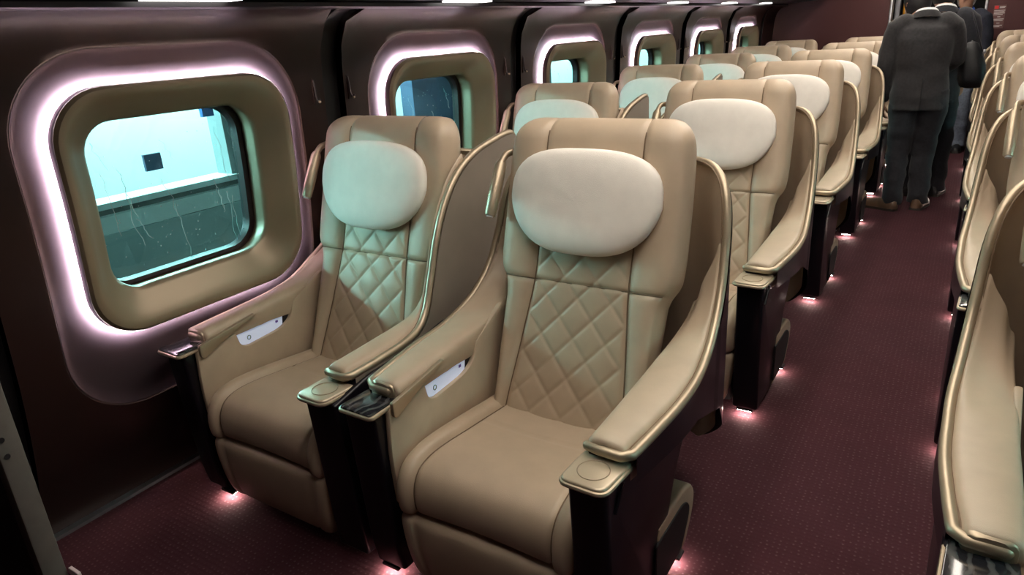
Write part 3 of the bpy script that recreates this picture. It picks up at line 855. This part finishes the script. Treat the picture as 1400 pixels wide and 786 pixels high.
def build_arms(root, right, left, post_x):
    # ---- right arm: post, pad, cocktail table
    post = round_poly([(1.068, .548), (1.090, .16), (1.100, .034), (1.335, .030), (1.372, .075), (1.49, .335), (1.655, .545), (1.60, .585), (1.20, .575)], [.006, .02, .012, .02, .02, .05, .02, .01, .01])
    extrude_x('arm_post', [(y - Y0, z) for y, z in post], .266, post_x, 'black_gloss', root, .010, 3)
    arm_pad(root, right, 1, [1.15, 1.40, 1.55, 1.68, 1.78, 1.84], [.604, .611, .619, .636, .664, .70], 1.155, 1.82)
    tb = round_poly([(.256, 1.050), (.362, 1.046), (.372, 1.16), (.368, 1.225), (.268, 1.215), (.258, 1.14)], [.022, .026, .02, .02, .01, .01])
    t = extrude_x('cocktail_table', [(x, y - Y0) for x, y in tb], .550, .566, 'gold_paint', root, .005, 3, axis='z')
    ring = [T((.312 + .035 * math.cos(2*PI*k/40), 1.105 + .035 * math.sin(2*PI*k/40), .5665)) for k in range(41)]
    MB().tube(ring, .0011, 6).build('cup_ring', 'bezel', t)
    rim = [T((x, y, .554)) for x, y in tb] + [T((tb[0][0], tb[0][1], .554))]
    MB().tube(rim, .0055, 8).build('table_edge', 'gold', t)
    # latch under the table
    MB().tube([T((.362, 1.115, .545)), T((.366, 1.135, .535)), T((.362, 1.10, .475))], .004, 6).build('table_latch', 'black_gloss', root)
    # ---- left arm: console column, stone tray, pad, control panel, flap
    con = round_poly([(1.066, .548), (1.09, .12), (1.105, .034), (1.30, .030), (1.36, .10), (1.49, .335), (1.655, .545), (1.60, .585), (1.20, .575)], [.006, .02, .012, .03, .03, .05, .02, .01, .01])
    extrude_x('console_column', [(y - Y0, z) for y, z in con], -.388 if post_x < .37 else -.374, -.284, 'black_gloss', root, .010, 3)
    tp = round_poly([(-.388, 1.052), (-.276, 1.050), (-.276, 1.175), (-.380, 1.190)], [.014, .010, .004, .01])
    tr = extrude_x('console_tray', [(x, y - Y0) for x, y in tp], .552, .568, 'marble', root, .003, 2, axis='z')
    MB().tube([T((x, y, .557)) for x, y in tp] + [T((tp[0][0], tp[0][1], .557))], .006, 8).build('tray_edge', 'gold', tr)
    arm_pad(root, left, -1, [1.15, 1.40, 1.52, 1.65, 1.75, 1.82], [.602, .612, .620, .640, .675, .72], 1.150, 1.815)
    # metal end cap of the pad
    MB().loft([pad_loop(-.370, -.272, .556, .604, 1.158, .006), pad_loop(-.370, -.272, .556, .604, 1.148, .010), pad_loop(-.370, -.272, .556, .604, 1.144, .020)]).build('pad_end_cap', 'gold', root)
    # flap: slim wedge plate on the inner side
    fl = [(1.122, .530), (1.112, .538), (1.112, .576), (1.328, .606), (1.334, .600), (1.20, .560)]
    extrude_x('console_flap', [(y - Y0, z) for y, z in round_poly(fl, [.004, .008, .006, .003, .003, .02])], -.266, -.253, 'gold', root, .003, 2)
    # inner side panel with the bay for the controls
    sp = round_poly([(1.105, .268), (1.098, .42), (1.108, .555), (1.255, .562), (1.266, .512), (1.295, .500), (1.43, .508), (1.483, .530), (1.500, .585), (1.66, .66), (1.66, .30), (1.60, .268)],
                    [.01, .05, .012, .005, .02, .02, .04, .03, .02, .02, .02, .02])
    extrude_x('side_panel', [(y - Y0, z) for y, z in sp], -.283, -.266, 'leather', root, .005, 2)
    cp = round_poly([(1.245, .475), (1.52, .475), (1.53, .62), (1.245, .60)], .01)
    c = extrude_x('control_panel', [(y - Y0, z) for y, z in cp], -.290, -.281, 'black_matte', root, .001, 1)
    fc_ = round_poly([(1.256, .482), (1.445, .488), (1.462, .580), (1.256, .580)], .01)
    extrude_x('control_face', [(y - Y0, z) for y, z in fc_], -.2812, -.2795, 'control_face', c, 0)
    MB().box(-.2800, -.2765, 1.335 - Y0, 1.40 - Y0, .551, .556).build('control_lamp', 'control_lamp', c, 0)
    cir = [T((-.2785, 1.308 + .0065 * math.cos(a), .522 + .0072 * math.sin(a))) for a in linspace(0, 2 * PI, 25)]
    MB().tube(cir, .0013, 6).build('button_ring', 'mark_green', c)
    for (yy, zz, a_, mm) in ((1.418, .556, .004, 'mark_dark'), (1.428, .534, .005, 'mark_purple')):
        MB().box(-.2797, -.2782, yy - a_ - Y0, yy + a_ - Y0, zz - a_ * .8, zz + a_ * .8).build('button', mm, c, 0)
    # right inner side panel
    sp2 = round_poly([(1.115, .268), (1.105, .42), (1.115, .548), (1.66, .575), (1.66, .30), (1.60, .268)], [.01, .04, .012, .02, .02, .02])
    extrude_x('side_panel', [(y - Y0, z) for y, z in sp2], .262, .2665, 'leather', root, .001, 1)

def build_base(root, fin):
    rbox('seat_base', -.245, .245, 1.16 - Y0, 1.66 - Y0, .02, .31, 'black_matte', root, .01)
    # beige footplate that shows behind the posts
    prof = [(1.36, .245), (1.56, .238), (1.625, .215), (1.655, .175), (1.650, .12), (1.585, .03), (1.34, .03)]
    o = extrude_x('base_skirt', [(y - Y0, z) for y, z in round_poly(prof, [.01, .03, .04, .05, .05, .02, .01])], -.330, .362, 'leather', root, .012, 3)
    ins = [(1.345, .205), (1.54, .200), (1.580, .182), (1.600, .155), (1.594, .125), (1.535, .050), (1.34, .050)]
    extrude_x('skirt_inset', [(y - Y0, z) for y, z in round_poly(ins, [.01, .03, .03, .04, .04, .02, .01])], .360, .366, 'black_matte', o, .002, 1)
    # lower back cover of the seat
    bc = [(1.52, .30), (1.70, .36), (1.93, .95), (1.99, 1.02), (2.005, .95), (1.96, .60), (1.80, .28), (1.62, .20)]
    extrude_x('back_cover', [(y - Y0, z) for y, z in round_poly(bc, .03)], -.17, .17, 'leather', root, .02, 3)
    # under-seat lamps
    def lamp(x, y):
        f_ = MB().box(x - .030, x + .030, y - .0 - Y0, y + .040 - Y0, .026, .034).build('foot_lamp', 'black_matte', root, 0)
        MB().box(x - .026, x + .026, y + .004 - Y0, y + .022 - Y0, .0225, .026).build('lamp_lens', 'foot_led', f_, 0)
    if fin: lamp(-.276, 1.102)
    else: lamp(.313, 1.102); lamp(-.340, 1.102); lamp(.338, 1.515); lamp(-.318, 1.515)

def build_lamp(root):
    r = MB()
    path = catmull([(-.270, 1.815, 1.090), (-.283, 1.800, 1.098), (-.296, 1.772, 1.094), (-.299, 1.745, 1.072)], 5)
    a = MB().tube([T(p) for p in path], .011, 10, True, True).build('lamp_arm', 'gold', root, 60)
    h = MB().tube([T((-.299, 1.748, 1.075)), T((-.2995, 1.742, 1.064)), T((-.300, 1.70, .985)), T((-.3005, 1.672, .932)), T((-.3005, 1.668, .926))], [.013, .0185, .0195, .0175, .0150], 14).build('reading_lamp', 'gold', root, 50)
    MB().tube([T((-.3005, 1.6688, .9275)), T((-.3006, 1.6660, .9225))], .0105, 12).build('lamp_lens', 'shirt', h)

def build_seat(name, right_rim, cover):
    root = empty(name, (0, 0, 0)); fin = right_rim is RIM_FIN
    build_backrest(root); back_seams(root); build_cushion(root); build_pillow(root)
    build_shell(root, right_rim, RIM_WALL if fin else RIM_LEFT, cover)
    build_arms(root, right_rim, RIM_WALL if fin else RIM_LEFT, .384 if fin else .360); build_base(root, fin); build_lamp(root)
    return root

seat_std = build_seat('passenger_seat', RIM_STD, 'black_gloss')
seat_fin = build_seat('passenger_seat', RIM_FIN, 'shell_taupe')
ORD = ['front row', 'second row', 'third row', 'fourth row', 'fifth row', 'sixth and last row']
X_WIN, X_AISLE, X_SINGLE = -1.669, -0.864, 0.462
used = {id(seat_std): False, id(seat_fin): False}
for k in range(ROWS):
    for x, proto, lab, grp in ((X_WIN, seat_fin, 'beige leather seat beside the left windows with privacy fin, %s', 'window seats of the left pairs'),
                               (X_AISLE, seat_std, 'beige leather seat of the left pair next to the aisle, %s', 'aisle seats of the left pairs'),
                               (X_SINGLE, seat_std, 'single beige leather seat right of the aisle, %s', 'single seats right of the aisle')):
        if not used[id(proto)]: o = proto; used[id(proto)] = True
        else: o = copy_tree(proto)
        o.location = (x, Y0 + PITCH_Y * k + (.04 if x > 0 else 0), 0)
        tag(o, lab % ORD[k], 'seat', grp)

# ------------------------------------------------------------------ coat hooks on both sides of every groove
def coat_hook(y, lab):
    z = 1.285; x = wall_x(z)
    h = empty('coat_hook', (x, y, z))
    MB().box(-.002, .004, -.007, .007, -.045, .045).build('back_plate', 'wall_maroon', h, 0)
    MB().tube(catmull([(.003, 0, .036), (.007, 0, .0), (.010, 0, -.03), (.020, 0, -.040), (.026, 0, -.030)], 5), .0032, 8, True, True).build('hook', 'gasket', h)
    MB().ellipsoid((.022, 0, -.038), (.006, .005, .006), 10, 6).build('hook_tip', 'gold', h)
    tag(h, lab, 'coat hook', 'coat hooks on the left wall')
for k in range(5):
    c = WIN_C[k] + .65
    coat_hook(c - .10, 'small dark coat hook just right of the %s left window' % ORD[k].split()[0].replace('front', 'first'))
    coat_hook(c + .075, 'small dark coat hook just left of the %s left window' % ORD[k + 1].split()[0])

# ------------------------------------------------------------------ partition at the lower left
pt = empty('partition_panel', (-1.655, .47, 0))
rbox('panel', -.40, .0, -.02, .02, .0, .86, 'partition_dark', pt, .006)
rbox('edge_trim', .0, .042, -.024, .024, .0, .865, 'partition_edge', pt, .006)
for z in (.70, .66): MB().tube([(.0425, -.01, z), (.044, -.01, z)], .006, 10).build('screw', 'black_matte', pt)
tag(pt, 'dark partition panel with a grey edge at the lower left', 'partition')

# ------------------------------------------------------------------ people
def voxel(mb, size, name, material, parent, smooth_it=4, fold=0.0, fscale=9.0, seed=0, fdir=(1, 1, .45)):
    """fuse overlapping volumes into one continuous skin, then press a few folds into it"""
    me = bpy.data.meshes.new(name); me.from_pydata(mb.v, [], mb.f); me.update()
    bm = bmesh.new(); bm.from_mesh(me); bmesh.ops.recalc_face_normals(bm, faces=bm.faces); bm.to_mesh(me); bm.free()
    t = bpy.data.objects.new('tmp', me); COL.objects.link(t)
    r = t.modifiers.new('r', 'REMESH'); r.mode = 'VOXEL'; r.voxel_size = size
    sm = t.modifiers.new('s', 'SMOOTH'); sm.iterations = smooth_it; sm.factor = .5
    dg = bpy.context.evaluated_depsgraph_get()
    out = bpy.data.meshes.new_from_object(t.evaluated_get(dg))
    bpy.data.objects.remove(t); bpy.data.meshes.remove(me)
    if fold:
        nn = [v.normal.copy() for v in out.vertices]
        for v, n_ in zip(out.vertices, nn):
            q = Vector((v.co.x * fscale * fdir[0], v.co.y * fscale * fdir[1], v.co.z * fscale * fdir[2] + seed))
            v.co += n_ * fold * noise.noise(q)
    return link(name, out, material, parent, 180)

def oval(c, rx, ry, n=20, tilt=0.0):
    return [Vector((c[0] + rx * math.cos(2*PI*k/n), c[1] + ry * math.sin(2*PI*k/n), c[2] + tilt * math.sin(2*PI*k/n))) for k in range(n)]

def hand(mb, wrist, d, palm_n, size=1.0):
    """palm and five bent fingers; d = pointing direction, palm_n = palm normal"""
    d = Vector(d).normalized(); n_ = Vector(palm_n); n_ = (n_ - d * n_.dot(d)).normalized(); sd = d.cross(n_)
    w_ = Vector(wrist)
    mb.tube([w_ - d * .02, w_ + d * .02, w_ + d * .05 * size, w_ + d * .09 * size], [.026, .030, .040 * size, .038 * size], 12, True, True, flat=.5)
    for k, (o, ln) in enumerate(((-.030, .062), (-.010, .074), (.010, .078), (.028, .070))):
        b_ = w_ + d * .085 * size + sd * o * size
        p1 = b_ + d * ln * .42 * size + n_ * .006; p2 = p1 + (d * .8 + n_ * .6).normalized() * ln * .33 * size
        p3 = p2 + (d * .35 + n_ * .9).normalized() * ln * .27 * size
        mb.tube([b_, p1, p2, p3], [.0095, .009, .0085, .0075], 8, True, True)
    b_ = w_ + d * .03 * size + sd * .030 * size
    p1 = b_ + (d * .6 + sd * .7 + n_ * .3).normalized() * .040 * size; p2 = p1 + (d * .85 + n_ * .5).normalized() * .032 * size
    mb.tube([b_, p1, p2], [.012, .0105, .009], 8, True, True)

def person(base, rz, H, lab, top, trousers, shoe, hair, lean=(0, 0), head_turn=0.0, arms=None, feet=None, long_hair=False, hem=.46, collar='shirt', girth=1.0, scarf=None, head_off=(0, 0), toes=(-.14, .14)):
    """local frame: facing +y, feet at z = 0"""
    k = H / 1.72
    root = empty('person', base, rz)
    feet = feet or ((-.10, 0.0), (.10, 0.02))
    hipz, shz = .88 * k, 1.40 * k
    lx, ly = lean
    hip = Vector((0, 0, hipz)); sh = Vector((lx, ly, shz)); head = Vector((lx * 1.25 + head_off[0], ly * 1.3 + .03 + head_off[1], 1.575 * k + (head_off[2] if len(head_off) > 2 else 0)))
    shl = [sh + Vector((-.195 * k * girth, 0, -.02)), sh + Vector((.195 * k * girth, 0, -.02))]
    arms = arms or [((-.05, .02, -.29), (-.03, .10, -.55)), ((.05, .02, -.29), (.03, .10, -.55))]
    els = [shl[i] + Vector(arms[i][0]) * k for i in (0, 1)]; wrs = [shl[i] + Vector(arms[i][1]) * k for i in (0, 1)]
    knees = [Vector((feet[i][0] * .95, feet[i][1] * .6 + .03, .47 * k)) for i in (0, 1)]
    hips = [Vector((-.09 * k, 0, .86 * k)), Vector((.09 * k, 0, .86 * k))]
    ank = [Vector((feet[i][0], feet[i][1] - .02, .085)) for i in (0, 1)]
    # body with head, neck, arms, hands and legs as one skin
    b_ = MB()
    b_.loft([oval((lerp(0, lx, t), lerp(0, ly, t), lerp(hipz - .05, shz, t)), rx * k, ry * k) for t, rx, ry in
             ((0, .15, .10), (.12, .16, .11), (.35, .145, .10), (.55, .15, .105), (.8, .17, .11), (.93, .15, .09), (1.0, .08, .06))])
    b_.tube([sh + Vector((0, 0, -.06)), sh + Vector((0, .01, .03)), head + Vector((0, -.02, -.06))], [.07, .056, .054], 14, True, True)
    hr = Matrix.Rotation(head_turn, 3, 'Z')
    b_.loft([[head + hr @ Vector((rx * k * math.cos(2*PI*q/20), oy * k + ry * k * math.sin(2*PI*q/20), z * k)) for q in range(20)] for z, rx, ry, oy in
             ((-.115, .030, .030, .045), (-.10, .046, .052, .030), (-.06, .060, .078, .012), (-.01, .070, .088, .004), (.04, .075, .094, 0), (.085, .068, .086, -.004), (.112, .045, .058, -.006), (.122, .015, .02, -.006))])
    b_.tube([head + hr @ Vector((0, .088, .015)) * k, head + hr @ Vector((0, .104, -.012)) * k, head + hr @ Vector((0, .112, -.030)) * k, head + hr @ Vector((0, .09, -.038)) * k], [.008, .011, .014, .010], 8, True, True)
    for s in (-1, 1): b_.ellipsoid(head + hr @ Vector((s * .078, -.005, -.008)) * k, (.009, .018, .030), 10, 8, hr)
    b_.tube([head + hr @ Vector((-.022, .082, -.062)) * k, head + hr @ Vector((0, .090, -.062)) * k, head + hr @ Vector((.022, .082, -.062)) * k], [.005, .008, .005], 8, True, True)
    for i in (0, 1):
        b_.tube([shl[i], shl[i].lerp(els[i], .5), els[i], els[i].lerp(wrs[i], .4), wrs[i]], [.040, .042, .036, .035, .026], 12, True, True)
        d = (wrs[i] - els[i]).normalized()
        hand(b_, wrs[i], (d * .9 + Vector((0, .15, -.3))), Vector((1 if i == 0 else -1, .25, 0)), k)
        b_.tube([hips[i], hips[i].lerp(knees[i], .5), knees[i], knees[i].lerp(ank[i], .35), ank[i]], [.085, .072, .054, .054, .036], 12, True, True)
        b_.tube([ank[i] + Vector((0, -.03, -.045)), ank[i] + Vector((0, .06, -.055)), ank[i] + Vector((0, .15, -.062))], [.030, .034, .020], 10, True, True)
    voxel(b_, .0075, 'body', 'skin', root, 3)
    for s in (-1, 1):
        MB().ellipsoid(head + hr @ Vector((s * .030, .083, .012)) * k, (.013, .008, .008), 10, 8, hr).build('eye', 'eye', root)
    # hair
    h = MB()
    rows = []
    for a in linspace(.02, 1.0, 12):
        row = []
        for q in range(32):
            th = 2 * PI * q / 32; fr = max(0, math.sin(th))               # front of the head
            amax = lerp(2.25 if not long_hair else 2.6, 1.05, fr ** .6)   # how far down the hair comes
            aa = a * amax
            jit = .004 * noise.noise(Vector((math.cos(th) * 3, math.sin(th) * 3, a * 6 + H * 9)))
            R_ = (.086 + jit, .106 + jit, .138 + jit)
            v = Vector((R_[0] * math.sin(aa) * math.cos(th), -.004 + R_[1] * math.sin(aa) * math.sin(th), R_[2] * math.cos(aa)))
            row.append(head + hr @ v * k)
        rows.append(row)
    inner = [[head + (p - head) * .88 for p in r] for r in rows[::-1]]
    h.loft(rows + inner)
    h.build('hair', hair, root, 60)
    # jacket
    j = MB()
    hz = hem * H
    hemc = Vector((0, 0, hz))
    J = []
    for t, rx, ry, oy in ((0, .208, .135, -.015), (.15, .205, .138, -.012), (.38, .188, .130, -.005), (.58, .190, .128, -.008), (.80, .212, .130, -.015), (.92, .205, .110, -.012), (.98, .15, .085, 0), (1.04, .080, .065, .01)):
        J.append(oval((lerp(0, lx, t), lerp(0, ly, t) + oy, lerp(hz, shz, t)), rx * k * girth, ry * k * girth, 28))
    j.loft(J)
    for i in (0, 1):
        e2 = els[i].lerp(wrs[i], .9)
        s = -1 if i == 0 else 1
        j.tube([shl[i] + Vector((-s * .05, -.01, .005)), shl[i] + Vector((-s * .01, 0, -.02)), shl[i].lerp(els[i], .5), els[i], els[i].lerp(wrs[i], .45), e2], [.072, .078, .068, .060, .056, .047], 16, True, True)
    jk = voxel(j, .011, 'jacket', top, root, 4, .011, 7.0, H * 3, (1.0, 1.0, 1.6))
    # centre vent and seam of the jacket
    MB().tube([Vector((0, -.140 * k * girth - .012, hz + .01)), Vector((0, -.135 * k * girth - .010, hz + .22))], .0035, 6).build('vent', 'black_matte', jk)
    cl = MB()
    cl.loft([[sh + Vector((rx * k * math.cos(2*PI*q/24), .012 + ry * k * math.sin(2*PI*q/24), z * k - .02 * math.sin(2*PI*q/24) - (.0 if True else 0))) for q in range(24)]
             for rx, ry, z in ((.085, .080, .025), (.074, .070, .062), (.066, .062, .070), (.062, .058, .064), (.066, .060, .02))], True, False, False)
    cl.build('collar', collar if not scarf else scarf, root, 60)
    jc = MB()
    jc.loft([[sh + Vector((rx * k * math.cos(2*PI*q/24), .006 + ry * k * math.sin(2*PI*q/24), z * k - .03 * math.sin(2*PI*q/24))) for q in range(24)]
             for rx, ry, z in ((.115, .095, .0), (.094, .086, .036), (.084, .078, .046), (.078, .074, .040), (.080, .074, .0))], True, False, False)
    jc.build('jacket_collar', top, jk, 60)
    # trousers
    tr = MB()
    for i in (0, 1):
        s = -1 if i == 0 else 1
        p = [hips[i] + Vector((-s * .01, 0, .05)), hips[i] + Vector((0, -.005, -.06)), hips[i].lerp(knees[i], .5), knees[i], knees[i].lerp(ank[i], .5), ank[i] + Vector((0, 0, .03)), ank[i] + Vector((0, .01, -.035))]
        tr.tube(p, [.105 * k, .112 * k, .098 * k, .082 * k, .076 * k, .074 * k, .076 * k], 18, True, False)
    tr.loft([oval((0, 0, z), rx * k, ry * k) for z, rx, ry in ((.80 * k, .10, .09), (.86 * k, .175, .115), (.96 * k, .17, .112), (1.0 * k, .155, .10))])
    voxel(tr, .010, 'trousers', trousers, root, 3, .012, 9.0, H * 5, (1, 1, 1.7))
    # shoes
    for i in (0, 1):
        c = Vector((feet[i][0], feet[i][1] - .05, 0)); rot = Matrix.Rotation(-toes[i], 3, 'Z')
        secs = [(-.045, .020, .060), (-.035, .036, .075), (.0, .041, .082), (.06, .041, .080), (.12, .047, .060), (.17, .048, .050), (.205, .040, .042), (.228, .020, .030)]
        lo = []
        for y, wx_, h_ in secs:
            lo.append([c + rot @ Vector((wx_ * math.cos(a) * (1 if abs(math.sin(a)) < .99 else 1), y, .018 + max(0, math.sin(a)) * h_ + min(0, math.sin(a)) * .004)) for a in linspace(0, 2 * PI * 15 / 16, 16)])
        sh_ = MB().loft(lo).build('shoe', shoe, root, 60)
        so = [c + rot @ Vector((sx * (wx_ + .004), y, 0)) for y, wx_, h_ in secs for sx in (1,)] + [c + rot @ Vector((-(wx_ + .004), y, 0)) for y, wx_, h_ in secs[::-1]]
        MB().loft([[p + Vector((0, 0, z)) for p in so] for z in (0.0, .018)]).build('sole', 'sole', sh_)
    tag(root, lab, 'person')
    return root

person((-.275, 5.97, 0), math.radians(6), 1.665, 'person in a dark grey suit and brown shoes seen from behind in the aisle', 'suit', 'trousers_grey', 'shoe_brown', 'hair_black',
       lean=(-.025, .03), head_turn=.6, feet=((-.095, -.03), (.080, .04)), arms=[((-.045, -.01, -.29), (-.03, .05, -.55)), ((.05, .05, -.27), (-.06, .26, -.36))], hem=.448, girth=.95, head_off=(-.06, .06, -.045), toes=(-1.0, .3))
person((-.225, 6.50, 0), math.radians(-4), 1.69, 'person in dark navy clothes carrying a black shoulder bag, standing behind the grey suit', 'suit_navy', 'suit_navy', 'shoe_black', 'hair_black',
       lean=(.01, .04), head_turn=.4, feet=((-.06, -.02), (.12, .03)), hem=.44, girth=.95, head_off=(-.03, .02), arms=[((-.04, .0, -.29), (.0, .12, -.52)), ((.035, -.02, -.28), (-.02, .12, -.50))])
person((-.10, 8.72, 0), math.radians(170), 1.66, 'person with grey hair, navy coat and blue scarf near the doorway', 'coat_navy', 'denim', 'shoe_black', 'hair_grey',
       lean=(0, .02), hem=.46, scarf='scarf_blue', feet=((-.10, 0), (.08, .02)), girth=.92)

# shoulder bag hanging at the second person's right side
bg = empty('shoulder_bag', (.035, 6.24, .87))
lo = []
for z, rx, ry in ((0.0, .045, .06), (.015, .078, .095), (.07, .092, .115), (.16, .086, .110), (.25, .066, .09), (.31, .040, .07), (.322, .014, .05)):
    lo.append([Vector((rx * math.copysign(abs(math.cos(a)) ** .7, math.cos(a)) - z * .12, ry * math.copysign(abs(math.sin(a)) ** .7, math.sin(a)), z)) for a in linspace(0, 2 * PI * 23 / 24, 24)])
body_ = MB().loft(lo).build('bag_body', 'bag_black', bg, 60)
MB().tube([(-.04, -.05, .322), (-.04, 0, .326), (-.04, .05, .322)], .005, 6).build('zip', 'metal_trim', body_)
for yy in (-.07, .07):
    MB().tube(catmull([(.03, yy, .26), (-.0, yy * .95, .34), (-.035, yy * .7 + .03, .44), (-.065, yy * .3 + .10, .515)], 5), .010, 8, True, True, flat=.5).build('strap', 'bag_black', bg)
    MB().ellipsoid((.044, yy, .25), (.012, .012, .014), 10, 6).build('strap_ring', 'metal_trim', bg)
tag(bg, 'black shoulder bag hanging from the arm of the person in navy', 'bag')

# folded leaflet tucked behind the partition's edge
lf = empty('leaflet', (-1.600, .50, .12))
rbox('sheet', -.012, .030, -.004, .004, .0, .215, 'paper_white', lf, .001, 1)
rbox('pink_band', -.0125, .0305, -.0045, .0045, .03, .16, 'paper_pink', lf, .001, 1)
tag(lf, 'white and pink folded leaflet beside the dark partition at lower left', 'leaflet')
